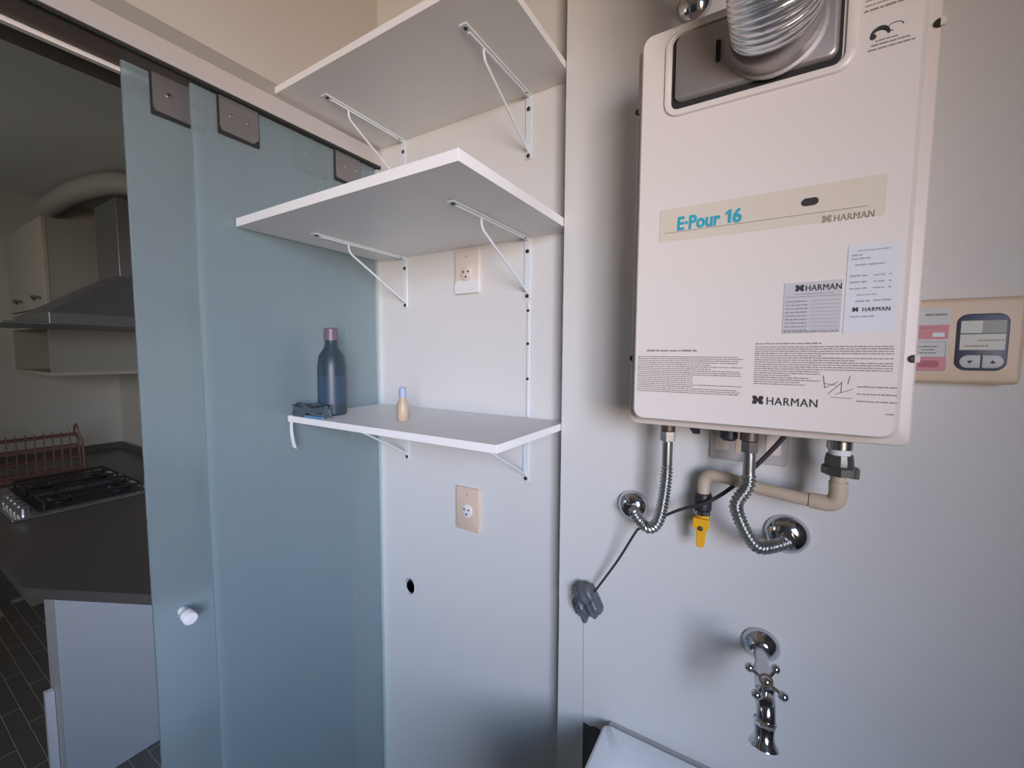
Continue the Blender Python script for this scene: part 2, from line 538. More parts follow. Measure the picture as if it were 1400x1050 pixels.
# ================================================================== SLIDING DOOR TRACK AND GLASS DOORS
tr = thing('trim_1', (XG, 0.14, 0.5), 'brushed aluminium track of the sliding glass doors', 'door track', kind='structure')
obj('top_rail', bx(XG - 0.06, XG + 0.016, -0.62, DS, 0.597, 0.628, bev=0.001), 'alu_grey', tr)
obj('fascia', bx(XG + 0.006, XG + 0.022, -0.62, DS - 0.003, 0.552, 0.594, bev=0.0015), 'alu', tr)
obj('shadow_gap', bx(XG - 0.055, XG + 0.012, -0.62, DS, 0.5935, 0.5975), 'rubber', tr)
obj('seal', bx(XG + 0.009, XG + 0.019, -0.62, DS - 0.002, 0.546, 0.5525), 'rubber', tr)
obj('roller_channel', bx(XG - 0.060, XG + 0.009, -0.62, DS - 0.002, 0.5475, 0.560), 'channel', tr)
obj('inner_rail', bx(XG - 0.060, XG - 0.053, -0.62, DS, 0.553, 0.6), 'alu_grey', tr)
obj('kitchen_trim', bx(-1.107, -1.095, -0.62, DS, 0.540, 0.5575), 'edge', tr)
obj('kitchen_soffit', bx(-1.20, -1.110, -0.62, DS, 0.5575, 0.628), 'channel', tr)


def glass_door(name, x, y0, y1, clamps, label):
    z0, z1 = -1.63, 0.546
    d = thing(name, (x, (y0 + y1) / 2, z0), label, 'sliding door', kind='structure')
    obj('glass_pane', bx(x - 0.004, x + 0.004, y0, y1, z0, z1, bev=0.001, seg=1), 'glass', d)
    for a, b in clamps:
        zc0 = 0.472
        pts = [(a, 0.548), (a, zc0 + 0.012), (a + 0.004, zc0 + 0.003), (b - 0.012, zc0), (b, zc0 + 0.012), (b, 0.548)]
        k = obj('roller_clamp', prism(bmesh.new(), pts, 'x', x + 0.0042, x + 0.0095, bev=0.0), 'clamp', d)
        obj('clamp_gasket', bx(x + 0.0040, x + 0.0075, a - 0.003, b + 0.002, zc0 - 0.005, 0.545), 'rubber', k)
        for q in (0.3, 0.75):
            yy = a + (b - a) * q
            obj('screw', lathe(bmesh.new(), [(0, 0.005), (0.0015, 0.005), (0.0022, 0.0035)], (x + 0.0095, yy, 0.512), (1, 0, 0), 14), 'chrome_dull', k, 30)
    return d


d1 = glass_door('door_1', XG - 0.032, 0.322, 0.80, ((0.366, 0.455), (0.655, 0.745)), 'frosted glass sliding door with a small white knob, rear leaf')
d2 = glass_door('door_2', XG, 0.420, 0.885, ((0.470, 0.550), (0.752, 0.832)), 'frosted glass sliding door behind the shelf ends, front leaf')
kn = obj('knob', lathe(bmesh.new(), [(0, 0.009), (0.012, 0.009), (0.014, 0.0125), (0.040, 0.0135), (0.0425, 0.012), (0.043, 0.008)],
                       (XG - 0.028, 0.371, -0.558), (1, 0, -0.12), 24), 'door_knob', d1, 40)
obj('knob_groove', lathe(bmesh.new(), [(0, 0.0138), (0.002, 0.0138)], (XG - 0.008, 0.371, -0.5604), (1, 0, -0.12), 24), 'clamp', kn, 40)
obj('jamb_channel', bx(XG - 0.045, XG + 0.008, DS - 0.008, DS, ZF, 0.546, bev=0.001), 'jamb', tr)

# ================================================================== SHELVES
SH = [  # name label, z bottom, thickness, x0, x1, y front, bracket front y, rod y
    ('upper white melamine wall shelf, highest of the three', 0.604, 0.015, -1.020, -0.3945, 0.588, 0.645, 0.713),
    ('deep white melamine wall shelf between the other two shelves', 0.277, 0.018, -1.020, -0.3945, 0.494, 0.607, 0.705),
    ('lowest white melamine wall shelf above the ivory outlet', -0.173, 0.015, -1.020, -0.3945, 0.596, 0.640, 0.710)]
for lab, zb, th, x0, x1, yf, yb, yr in SH:
    s = thing('wall_shelf', ((x0 + x1) / 2, DS, zb), lab, 'shelf', 'white wall shelves in the recess')
    b = obj('board', bx(x0, x1 - 0.0005, yf + 0.0005, DS - 0.0005, zb, zb + th), 'melamine', s)
    obj('edge_band', bx(x0, x1, yf - 0.0005, yf + 0.0004, zb, zb + th), 'edge', b)
    obj('edge_band', bx(x1 - 0.0004, x1 + 0.0006, yf, DS - 0.001, zb, zb + th), 'edge', b)
    for xb in (-0.915, -0.505):
        bm = bmesh.new()
        box(bm, xb - 0.0085, xb + 0.0085, yb, DS - 0.001, zb - 0.004, zb - 0.0005, bev=0.0008, seg=1)
        box(bm, xb - 0.0085, xb + 0.0085, DS - 0.0045, DS - 0.001, zb - 0.145, zb - 0.002, bev=0.0008, seg=1)
        box(bm, xb - 0.0025, xb + 0.0025, yb + 0.02, DS - 0.004, zb - 0.007, zb - 0.003)
        br = obj('bracket', bm, 'bracket', s)
        y1, z1, y2, z2 = yr + 0.010, zb - 0.030, DS - 0.005, zb - 0.128
        path = [Vector((xb, yr, zb - 0.004)), Vector((xb, yr + 0.0005, zb - 0.014)), Vector((xb, yr + 0.002, zb - 0.020)), Vector((xb, yr + 0.005, zb - 0.0255)), Vector((xb, y1, z1))]
        path += [Vector((xb, y1 + (y2 - y1) * k / 6, z1 + (z2 - z1) * k / 6)) for k in range(1, 7)]
        obj('strut', tube(bmesh.new(), path, 0.0028, 10), 'bracket', br, 60)
        for yy in (yb + 0.010, DS - 0.020):
            obj('screw', lathe(bmesh.new(), [(0, 0.0042), (0.0012, 0.0042), (0.0022, 0.003)], (xb, yy, zb - 0.004), (0, 0, -1), 12), 'screw', br, 30)
        for zz in (zb - 0.032, zb - 0.138):
            obj('screw', lathe(bmesh.new(), [(0, 0.005), (0.0014, 0.005), (0.0026, 0.0035)], (xb, DS - 0.0045, zz), (0, -1, 0), 12), 'screw', br, 30)

# made-up strip with screws in place of a smear above the lowest shelf
t = thing('smear_strip', (-0.502, DS, -0.155), 'made-up thin white vertical strip in place of a smear above the lowest shelf', 'rail')
obj('strip', bx(-0.5055, -0.4985, DS - 0.004, DS - 0.0003, -0.157, 0.128, bev=0.0008, seg=1), 'bracket', t)
for zz in (0.104, 0.024, -0.062):
    obj('screw', lathe(bmesh.new(), [(0, 0.0035), (0.0012, 0.0035), (0.002, 0.0025)], (-0.502, DS - 0.004, zz), (0, -1, 0), 12), 'screw', t, 30)

# things on the lowest shelf
ZT = -0.158
t = thing('detergent_bottle', (-0.945, 0.66, ZT), 'dark blue plastic bottle with mauve cap at the glass end of the lowest shelf', 'bottle')
prof = [(0, 0.030), (0.004, 0.034), (0.12, 0.034), (0.15, 0.030), (0.172, 0.016), (0.19, 0.014)]
obj('body', lathe(bmesh.new(), prof, (-0.945, 0.67, ZT), (0, 0, 1), 24), 'bottle_blue', t, 40)
obj('cap', lathe(bmesh.new(), [(0.188, 0.0165), (0.216, 0.0165), (0.219, 0.013)], (-0.945, 0.67, ZT), (0, 0, 1), 20), 'cap_pink', t, 40)
obj('label', lathe(bmesh.new(), [(0.03, 0.0344), (0.10, 0.0344)], (-0.945, 0.67, ZT), (0, 0, 1), 24), 'bottle_label', t, 40)
bm = bmesh.new()
rr = random.Random(4)
box(bm, -1.012, -0.895, 0.604, 0.632, ZT, ZT + 0.028)
bmesh.ops.subdivide_edges(bm, edges=bm.edges[:], cuts=5, use_grid_fill=True)
for v in bm.verts:
    if v.co.z > ZT + 0.005: v.co += Vector((rr.uniform(-.003, .003), rr.uniform(-.003, .003), rr.uniform(-.008, .005)))
tag(obj('cleaning_cloth', bm, 'dark_cloth', None, 60), 'crumpled dark teal cloth lying on the lowest shelf', 'cloth')
bm = bx(-0.955, -0.885, 0.598, 0.604, ZT, ZT + 0.006, bev=0.001)
tag(obj('sponge_packet', bm, 'blue_pack'), 'flat bright blue packet at the front edge of the lowest shelf', 'packet')
t = thing('small_bottle', (-0.727, 0.70, ZT), 'small amber bottle with pale blue cap on the lowest shelf', 'bottle')
obj('body', lathe(bmesh.new(), [(0, 0.012), (0.002, 0.0135), (0.038, 0.0135), (0.05, 0.008), (0.056, 0.007)], (-0.727, 0.70, ZT), (0, 0, 1), 18), 'amber', t, 40)
obj('cap', lathe(bmesh.new(), [(0.055, 0.0085), (0.076, 0.008), (0.078, 0.006)], (-0.727, 0.70, ZT), (0, 0, 1), 16), 'cap_blue', t, 40)
bm = bmesh.new()
prev = None
for k in range(9):
    q = k / 8
    z = ZT + 0.002 - 0.078 * q
    x = -1.006 + 0.010 * q * q
    y = 0.5945 - 0.004 * math.sin(q * 2.5)
    row = [bm.verts.new((x, y, z)), bm.verts.new((x + 0.010 + 0.006 * q, y, z - 0.003 * q)),
           bm.verts.new((x + 0.010 + 0.006 * q, y - 0.0006, z - 0.003 * q)), bm.verts.new((x, y - 0.0006, z))]
    if prev:
        for i in range(4): bm.faces.new((prev[i], prev[(i + 1) % 4], row[(i + 1) % 4], row[i]))
    else: bm.faces.new(row)
    prev = row
bm.faces.new(prev[::-1])
bmesh.ops.recalc_face_normals(bm, faces=bm.faces[:])
tag(obj('paper_tape', bm, 'paper', None, 50), 'strip of white tape dangling from the corner of the lowest shelf', 'tape')

# ================================================================== OUTLETS
def outlet(name, x0, x1, z0, z1, y, plate_m, label, torn=False):
    cx, cz = (x0 + x1) / 2, (z0 + z1) / 2
    t = thing(name, (cx, y, z0), label, 'outlet')
    obj('plate', prism(bmesh.new(), rrect(cx, cz, x1 - x0, z1 - z0, 0.006), 'y', y - 0.008, y - 0.0003, bev=0.003, seg=2), plate_m, t, 50)
    sz = cz - 0.004
    s = obj('socket', lathe(bmesh.new(), [(0, 0.0185), (0.0025, 0.0185), (0.0035, 0.017)], (cx, y - 0.008, sz), (0, -1, 0), 24), 'socket' if not torn else 'ivory_pale', t, 40)
    for dx, dz in ((-0.0075, 0.004), (0.0075, 0.004), (0, -0.009)):
        obj('socket_hole', cyl((cx + dx, y - 0.0112, sz + dz), (cx + dx, y - 0.0121, sz + dz), 0.0028, 10), 'slot', s)
    for dz in (0.040, -0.040):
        if torn and dz < 0: continue
        obj('screw', lathe(bmesh.new(), [(0, 0.003), (0.0008, 0.003), (0.0014, 0.002)], (cx, y - 0.008, cz + dz), (0, -1, 0), 10), 'oldplate', t, 30)
    if torn:
        bm = bmesh.new()
        prism(bm, [(x0 + 0.002, z0 + 0.002), (x1 - 0.002, z0 + 0.002), (x1 - 0.001, z0 + 0.030), (x1 - 0.02, z0 + 0.036), (cx, z0 + 0.031), (x0 + 0.014, z0 + 0.037), (x0 + 0.001, z0 + 0.027)], 'y', y - 0.0095, y - 0.0078)
        obj('torn_tape', bm, 'teflon', t)
    return t


outlet('power_outlet', -0.807 * DS, -0.7175 * DS, -0.5405 * DS, -0.4065 * DS, DS, 'ivory', 'ivory power outlet below the lowest shelf')
outlet('power_outlet', -0.727, -0.646, 0.156, 0.2695, DS, 'ivory_pale', 'pale power outlet with torn white tape under the middle shelf', torn=True)

# old double plate on the wall behind the heater pipes
t = thing('blank_plate', (-0.025, DW, -0.192), 'greyish double wall plate half hidden under the water heater', 'wall plate')
obj('plate', prism(bmesh.new(), rrect(-0.025, -0.137, 0.122, 0.110, 0.004), 'y', DW - 0.007, DW - 0.0003, bev=0.002), 'oldplate', t)
for cx in (-0.066, 0.014):
    obj('window_insert', prism(bmesh.new(), rrect(cx, -0.152, 0.022, 0.042, 0.002), 'y', DW - 0.0085, DW - 0.0068), 'ivory_pale', t)
obj('centre_insert', prism(bmesh.new(), rrect(-0.026, -0.150, 0.036, 0.05, 0.002), 'y', DW - 0.0082, DW - 0.0068), 'pvc', t)

# ================================================================== WATER HEATER
YF = 0.70
hx0, hx1, hz0, hz1 = -0.190, 0.1415, -0.106, 0.495
wh = thing('water_heater', (-0.02, DW, -0.118), 'cream enamel gas water heater with printed notices on the wall', 'water heater')
# flange frame and body behind the cover
obj('body', bx(-0.195, 0.153, 0.742, 0.8462, -0.112, 0.497, bev=0.004), 'heater_side', wh)
obj('mounting_bracket', bx(-0.12, 0.08, 0.8455, DW - 0.0003, 0.30, 0.46), 'steel', wh)
obj('flange', prism(bmesh.new(), rrect(-0.0205, 0.1905, 0.3655, 0.62, 0.012), 'y', 0.728, 0.742, bev=0.003), 'heater_side', wh, 50)
# pressed front cover: tapering slab
bm = bmesh.new()
o1 = rrect(-0.0235, 0.1945, 0.347, 0.608, 0.014, 8)
o2 = rrect(-0.0243, 0.1945, 0.3335, 0.603, 0.016, 8)
o3 = rrect(-0.0243, 0.1945, 0.3270, 0.597, 0.015, 8)
L = []
for o_, yy in ((o1, 0.729), (o2, 0.7045), (o3, YF)):
    L.append([bm.verts.new((p[0], yy, p[1])) for p in o_])
n = len(o1)
for a, b in zip(L, L[1:]):
    for i in range(n): bm.faces.new((a[i], a[(i + 1) % n], b[(i + 1) % n], b[i]))
bm.faces.new(L[0])
bm.faces.new(L[-1][::-1])
bmesh.ops.recalc_face_normals(bm, faces=bm.faces[:])
fc = obj('front_cover', bm, 'heater', wh, 30)
# raised moulding around the exhaust plate
mo = rrect(-0.0380, 0.4235, 0.2335, 0.1245, 0.022, 8)
mi = rrect(-0.0395, 0.4250, 0.2130, 0.1080, 0.014, 8)
bm = bmesh.new()
L = [[bm.verts.new((p[0], yy, p[1])) for p in o_] for o_, yy in (
    (mo, YF - 0.0002), (rrect(-0.0382, 0.4235, 0.2305, 0.1215, 0.021, 8), YF - 0.0030), (rrect(-0.0390, 0.4245, 0.2180, 0.1110, 0.016, 8), YF - 0.0040),
    (mi, YF - 0.0030), (mi, YF - 0.0002))]
for a, b in zip(L, L[1:]):
    for i in range(len(mo)): bm.faces.new((a[i], a[(i + 1) % len(mo)], b[(i + 1) % len(mo)], b[i]))
bmesh.ops.recalc_face_normals(bm, faces=bm.faces[:])
obj('moulding', bm, 'heater', fc, 50)
obj('dark_recess', prism(bmesh.new(), rrect(-0.0400, 0.4240, 0.2070, 0.1055, 0.012, 8), 'y', YF - 0.0012, YF - 0.0002), 'gap', wh)
ep = obj('exhaust_plate', prism(bmesh.new(), rrect(-0.0395, 0.4275, 0.1985, 0.0965, 0.012, 8), 'y', YF - 0.0085, YF - 0.001, bev=0.0065, seg=4), 'steel', wh, 40)
obj('clip', bx(-0.083, -0.077, YF - 0.0125, YF - 0.0070, 0.418, 0.446, bev=0.001), 'gap', ep)
obj('collar', lathe(bmesh.new(), [(0, 0.060), (0.003, 0.060), (0.004, 0.0555), (0.022, 0.0545), (0.022, 0.05)], (-0.012, YF - 0.0075, 0.434), (0, -1, 0), 36), 'steel', ep, 35)
# clips on the flange
for cx, cz in ((-0.2015, 0.400), (-0.2005, -0.007), (0.1585, -0.004), (0.1590, 0.402)):
    k = obj('cover_screw', lathe(bmesh.new(), [(0, 0.005), (0.002, 0.005), (0.003, 0.0035)], (cx, 0.728, cz), (0, -1, 0), 14), 'screw', wh, 30)
    obj('clip_tab', bx(cx + 0.0005, cx + 0.0055, 0.7240, 0.7275, cz - 0.0045, cz + 0.0045), 'heater_side', k)
# name strip
yS = YF - 0.0006
ns = obj('name_strip', prism(bmesh.new(), rrect(-0.0195, 0.2005, 0.2715, 0.0495, 0.002), 'y', yS, YF - 0.0001), 'strip', wh)
obj('rule', bx(-0.148, 0.0995, yS - 0.0004, yS - 0.0001, 0.1885, 0.1894), 'ink_olive', ns)
obj('pilot_window', prism(bmesh.new(), rrect(0.0385, 0.2045, 0.0185, 0.0098, 0.0048), 'y', yS - 0.0012, yS), 'black', ns)
zt = 0.1915
a_ = text_obj('lettering', 'E\u00b7Pour', -0.1300, yS - 0.0004, zt, 0.0275, 'teal', ns, sx=0.80, bold=0.0009, shear=0.04)
xe = max((a_.matrix_basis @ v.co).x for v in a_.data.vertices) + world_org(ns).x + 0.0065
obj('lettering', prism(bmesh.new(), [(xe + 0.0032, zt), (xe + 0.0072, zt), (xe + 0.0078, zt + 0.0192), (xe + 0.0048, zt + 0.0192), (xe - 0.0004, zt + 0.0152), (xe - 0.0004, zt + 0.0118), (xe + 0.0036, zt + 0.0138)], 'y', yS - 0.0008, yS - 0.0001), 'teal', ns)
text_obj('lettering', '6', xe + 0.0088, yS - 0.0004, zt, 0.0275, 'teal', ns, sx=0.88, bold=0.0009, shear=0.04)


def logo_mark(x, z, s, y, m, parent):
    bm = bmesh.new()
    pts = [(0, 0), (.34, 0), (.5, .33), (.66, 0), (1, 0), (1, .36), (.86, .5), (1, .64), (1, 1), (.66, 1), (.5, .67), (.34, 1), (0, 1), (0, .64), (.14, .5), (0, .36)]
    prism(bm, [(x + p[0] * s * 1.12, z + p[1] * s) for p in pts], 'y', y - 0.0003, y)
    return obj('logo_mark', bm, m, parent)


logo_mark(0.0525, 0.1748, 0.0090, yS, 'ink_olive', ns)
text_obj('lettering', 'HARMAN', 0.0650, yS - 0.0003, 0.1748, 0.0118, 'ink_olive', ns, sx=0.80, space=1.08)
# silver rating label
rnd = random.Random(11)
sl = obj('rating_label', prism(bmesh.new(), [(0.0145, 0.0290), (0.0785, 0.0310), (0.0785, 0.0995), (0.0145, 0.0985)], 'y', yS, YF - 0.0001), 'sticker_grey', wh)
logo_mark(0.0275, 0.0868, 0.0085, yS, 'ink', sl)
text_obj('lettering', 'HARMAN', 0.0385, yS - 0.0003, 0.0868, 0.0112, 'ink', sl, sx=0.82, space=1.05)
rows = [(0.0265, 0.0700, 0.0825, 0.0008), (0.0170, 0.0780, 0.0790, 0.0008)]
for k in range(9):
    rows += [(0.0170, 0.0420, 0.0725 - k * 0.0049, 0.0016), (0.0450, 0.0765, 0.0732 - k * 0.0049, 0.0005)]
rows += [(0.0155, 0.0770, 0.0312, 0.0018)]
print_lines('printed_text', rows, yS - 0.0002, 'ink_soft', sl, rnd)
# white service label
sw = obj('service_label', prism(bmesh.new(), [(0.0815, 0.0280), (0.1340, 0.0300), (0.1340, 0.1405), (0.0825, 0.1415)], 'y', yS, YF - 0.0001), 'sticker', wh)
rows = [(0.092, 0.124, 0.1330, 0.0018), (0.086, 0.097, 0.1272, 0.0024), (0.086, 0.105, 0.1228, 0.0024), (0.090, 0.120, 0.1148, 0.0022)]
for z in (0.1010, 0.0930, 0.0850):
    rows += [(0.0855, 0.1030, z, 0.0024), (0.1090, 0.1200, z, 0.0020), (0.1240, 0.1268, z, 0.0020)]
rows += [(0.093, 0.114, 0.0770, 0.0016), (0.0925, 0.107, 0.0685, 0.0028), (0.1105, 0.1275, 0.0690, 0.0026), (0.0880, 0.1120, 0.0490, 0.0024)]
print_lines('printed_text', rows, yS - 0.0002, 'ink_blue', sw, rnd)
logo_mark(0.0900, 0.0565, 0.0055, yS, 'ink', sw)
text_obj('lettering', 'HARMAN', 0.1000, yS - 0.0003, 0.0565, 0.0074, 'ink', sw, sx=0.82, space=1.15)
# printed notices on the cover
rows = [(-0.170, -0.094, 0.0045, 0.0030)]
for k in range(19):
    ln = rnd.choice((0.152, 0.150, 0.146, 0.11, 0.085, 0.148))
    rows.append((-0.184, -0.184 + ln, -0.0045 - k * 0.0031, 0.00155))
print_lines('printed_text', rows, YF - 0.00025, 'ink_soft', fc, rnd)
rows = [(-0.0170, 0.0600, 0.0150, 0.0020)]
for k in range(18):
    x1 = 0.1340 if k < 11 else 0.060
    ln = x1 + 0.017 if rnd.random() < 0.7 else (x1 + 0.017) * rnd.uniform(0.4, 0.9)
    rows.append((-0.0170, -0.0170 + ln, 0.0108 - k * 0.0031, 0.00155))
for k in range(3):
    rows.append((0.1000, 0.1400, -0.0415 - k * 0.0095, 0.0018))
rows += [(0.130, 0.138, -0.0755, 0.0018)]
print_lines('printed_text', rows, YF - 0.00025, 'ink_soft', fc, rnd)
bm = bmesh.new()
for a, b in (((0.0640, -0.0270), (0.0665, -0.0440)), ((0.0925, -0.0270), (0.0905, -0.0380)), ((0.0665, -0.0440), (0.0800, -0.0350)), ((0.0700, -0.0520), (0.0850, -0.0350)),
             ((0.0780, -0.0520), (0.0960, -0.0440)), ((0.0840, -0.0350), (0.0840, -0.0500)), ((0.0660, -0.0380), (0.0780, -0.0400)), ((0.0730, -0.0560), (0.0960, -0.0565))):
    tube(bm, [(a[0], YF - 0.0004, a[1]), (b[0], YF - 0.0004, b[1])], 0.00045, 6)
obj('printed_diagram', bm, 'ink_soft', fc)
logo_mark(-0.0175, -0.0710, 0.0120, YF - 0.0001, 'ink', fc)
text_obj('lettering', 'HARMAN', -0.0005, YF - 0.0004, -0.0710, 0.0160, 'ink', fc, sx=0.86, space=1.08)
# upper right notice with emblem
rows = [(0.0840, 0.1340, 0.4370, 0.0016), (0.0840, 0.1340, 0.4310, 0.0016), (0.0830, 0.1360, 0.4245, 0.0026),
        (0.0960, 0.1180, 0.3860, 0.0018), (0.0920, 0.1280, 0.3815, 0.0020), (0.0890, 0.1330, 0.3765, 0.0020)]
print_lines('printed_text', rows, YF - 0.00025, 'ink_soft', fc, rnd)
bm = bmesh.new()
tube(bm, [(0.1000 + 0.0085 * math.cos(a), YF - 0.0004, 0.3925 + 0.0085 * math.sin(a)) for a in [PI - k * PI / 10 for k in range(11)]], lambda i, n_: 0.0006 + 0.0019 * math.sin(PI * min(1, (n_ - i) / n_)), 8)
sphere(bm, (0.0935, YF - 0.0006, 0.3925), 0.0032, 10, sy=0.12)
tube(bm, [(0.1140 + 0.0075 * math.cos(a), YF - 0.0004, 0.3985 + 0.0045 * math.sin(a)) for a in [k * 2 * PI / 14 for k in range(11)]], 0.0004, 6)
obj('emblem', bm, 'ink', fc)
# fittings under the body
for cx, cy, r, zz in ((-0.150, 0.79, 0.0125, -0.1375), (-0.021, 0.77, 0.0135, -0.1375), (0.0965, 0.785, 0.0145, -0.127)):
    obj('inlet_nipple', lathe(bmesh.new(), [(0, r), (-0.108 - zz, r)], (cx, cy, -0.108), (0, 0, -1), 16), 'brass_dark', wh, 40)
obj('drain_plug', lathe(bmesh.new(), [(0, 0.014), (0.030, 0.014), (0.034, 0.010)], (-0.052, 0.79, -0.110), (0, 0, -1), 16), 'black', wh, 40)
obj('vent_flap', prism(bmesh.new(), [(-0.126, -0.112), (-0.098, -0.112), (-0.098, -0.139), (-0.108, -0.139)], 'y', 0.79, 0.80), 'black', wh)

# flexible exhaust duct
pts = []
Rb = 0.060
for k in range(13):
    a = 0.25 + k / 12 * (PI / 2 - 0.40)
    pts.append(Vector((-0.012 - 0.006 * k / 12, YF - 0.018 - Rb * math.sin(a), 0.432 + Rb - Rb * math.cos(a))))
for k in range(1, 30):
    pts.append(pts[12] + Vector((-0.0007 * k, -0.0018 * k, 0.016 * k)))
pts = resample(pts, 0.0011)
bm = tube(bmesh.new(), pts, lambda i, n_: 0.0510 + 0.0007 * math.cos(i * 2 * PI / 4.0) + 0.0003 * math.sin(i * 0.31), 40)
dct = tag(obj('flexible_duct', bm, 'foil', None, 70), 'ribbed aluminium flexible duct rising from the water heater', 'duct')
# chrome flange on the wall above the heater
t = thing('pipe_flange', (-0.141, DW, 0.615), 'chrome pipe flange on the wall above the water heater', 'pipe flange')
obj('dome', lathe(bmesh.new(), [(0, 0.030), (0.004, 0.030), (0.012, 0.024), (0.018, 0.013), (0.019, 0.010)], (-0.141, DW - 0.0003, 0.628), (0, -1, 0), 28), 'chrome', t, 40)
obj('plug', lathe(bmesh.new(), [(0, 0.012), (0.03, 0.012), (0.033, 0.009)], (-0.141, DW - 0.018, 0.628), (0, -1, 0), 20), 'chrome_dull', t, 40)


# ================================================================== HOSES AND PIPES
def hose(path, straight, flange, nut, label):
    t = thing('flexible_hose', path[-1], label, 'hose', 'corrugated water hoses under the heater')
    P = resample(catmull(path, 14), 0.0011)
    def rad(i, n_):
        s = i * 0.0011
        if s < straight: return 0.0092
        return 0.0092 + 0.0018 * math.cos(i * 2 * PI / 6.0)
    obj('corrugated_tube', tube(bmesh.new(), P, rad, 20), 'hose', t, 80)
    x, y, z = nut
    obj('nut', lathe(bmesh.new(), [(0, 0.0115), (0.001, 0.0135), (0.018, 0.0135), (0.019, 0.0105)], (x, y, z + 0.012), (0, 0, -1), 6), 'chrome_dull', t)
    fx, fz, fr = flange
    f = obj('wall_flange', lathe(bmesh.new(), [(0, fr), (0.002, fr), (0.006, fr * 0.97), (0.011, fr * 0.87), (0.016, fr * 0.70), (0.020, fr * 0.48), (0.021, fr * 0.36)], (fx, DW - 0.0003, fz), (0, -1, 0), 32), 'chrome', t, 40)
    obj('wall_nut', lathe(bmesh.new(), [(0, 0.0125), (0.016, 0.0125)], (fx, DW - 0.020, fz), (0, -1, 0), 6), 'chrome_dull', f)
    return t


hose([(-0.150, 0.79, -0.148), (-0.150, 0.79, -0.18), (-0.1505, 0.79, -0.225), (-0.156, 0.79, -0.280), (-0.164, 0.791, -0.313), (-0.180, 0.797, -0.329), (-0.200, 0.806, -0.322), (-0.213, 0.816, -0.313), (-0.219, 0.832, -0.311)],
     0.055, (-0.226, -0.311, 0.031), (-0.150, 0.79, -0.150), 'corrugated steel hose curling to a chrome flange, beside the grey tape bundle')
hose([(-0.020, 0.77, -0.150), (-0.0195, 0.77, -0.185), (-0.020, 0.77, -0.213), (-0.0345, 0.772, -0.243), (-0.033, 0.775, -0.262), (-0.020, 0.778, -0.293), (-0.004, 0.786, -0.316), (0.012, 0.800, -0.320), (0.030, 0.815, -0.316), (0.043, 0.832, -0.313)],
     0.045, (0.040, -0.310, 0.034), (-0.020, 0.77, -0.150), 'corrugated steel hose with a kink under the middle of the water heater')

# gas pipe with yellow valve
t = thing('gas_pipe', (-0.092, DW, -0.35), 'beige gas pipe with yellow valve lever below the water heater', 'gas pipe')
A, B = Vector((0.099, 0.785, -0.224)), Vector((-0.083, 0.822, -0.222))
P = [(0.097, 0.785, -0.175), (0.0985, 0.785, -0.205)] + [(0.0985 - 0.013 * (1 - math.cos(a)), 0.785 + 0.002 * math.sin(a), -0.210 - 0.016 * math.sin(a)) for a in (0.4, 0.8, 1.2, 1.57)]
P += [(0.05, 0.792, -0.2255), (0.0, 0.803, -0.223), (-0.05, 0.815, -0.217), (-0.074, 0.820, -0.2165)]
P += [(-0.074 - 0.017 * math.sin(a), 0.820 + 0.003 * math.sin(a), -0.2165 - 0.017 * (1 - math.cos(a))) for a in (0.4, 0.8, 1.2, 1.57)]
P += [(-0.0915, 0.824, -0.262)]
obj('pipe', tube(bmesh.new(), P, 0.0105, 18), 'pvc', t, 60)
for a, b in (((0.083, 0.7875, -0.2262), (0.064, 0.790, -0.2258)),):
    obj('coupling', cyl(a, b, 0.0122, 18), 'pvc', t, 40)
obj('elbow', tube(bmesh.new(), [(0.0978, 0.785, -0.190), (0.0985, 0.785, -0.206)] + [(0.0985 - 0.013 * (1 - math.cos(a)), 0.785 + 0.002 * math.sin(a), -0.210 - 0.016 * math.sin(a)) for a in (0.4, 0.8, 1.2, 1.57)] + [(0.070, 0.789, -0.226)], 0.0122, 18), 'pvc', t, 60)
u = obj('union_fitting', lathe(bmesh.new(), [(0, 0.016), (0.012, 0.016), (0.012, 0.0135), (0.022, 0.0135)], (0.0965, 0.785, -0.1275), (0, 0, -1), 20), 'chrome_dull', t, 40)
obj('teflon_band', lathe(bmesh.new(), [(0, 0.0140), (0.010, 0.0140)], (0.0968, 0.785, -0.140), (0, 0, -1), 20), 'teflon', u, 40)
obj('hex_body', lathe(bmesh.new(), [(0, 0.0165), (0.010, 0.018), (0.017, 0.018), (0.018, 0.0145)], (0.0970, 0.785, -0.148), (0, 0, -1), 14), 'bronze', u, 20)
obj('union_nut', lathe(bmesh.new(), [(0, 0.019), (0.003, 0.022), (0.014, 0.022), (0.016, 0.0155)], (0.0975, 0.785, -0.164), (0, 0, -1), 8), 'bronze', u)
obj('union_lug', bx(0.108, 0.1215, 0.778, 0.792, -0.182, -0.166, bev=0.002), 'bronze', u)
v = obj('valve', lathe(bmesh.new(), [(0, 0.013), (0.004, 0.0155), (0.030, 0.0150), (0.031, 0.012)], (-0.0915, 0.824, -0.252), (0, 0, -1), 16), 'black', t, 40)
obj('valve_ring', lathe(bmesh.new(), [(0, 0.0150), (0.008, 0.0155), (0.010, 0.012)], (-0.0915, 0.824, -0.283), (0, 0, -1), 18), 'chrome', v, 40)
obj('valve_body', lathe(bmesh.new(), [(0, 0.012), (0.022, 0.0125), (0.024, 0.009)], (-0.0915, 0.826, -0.292), (0, 0, -1), 16), 'yellow', v, 40)
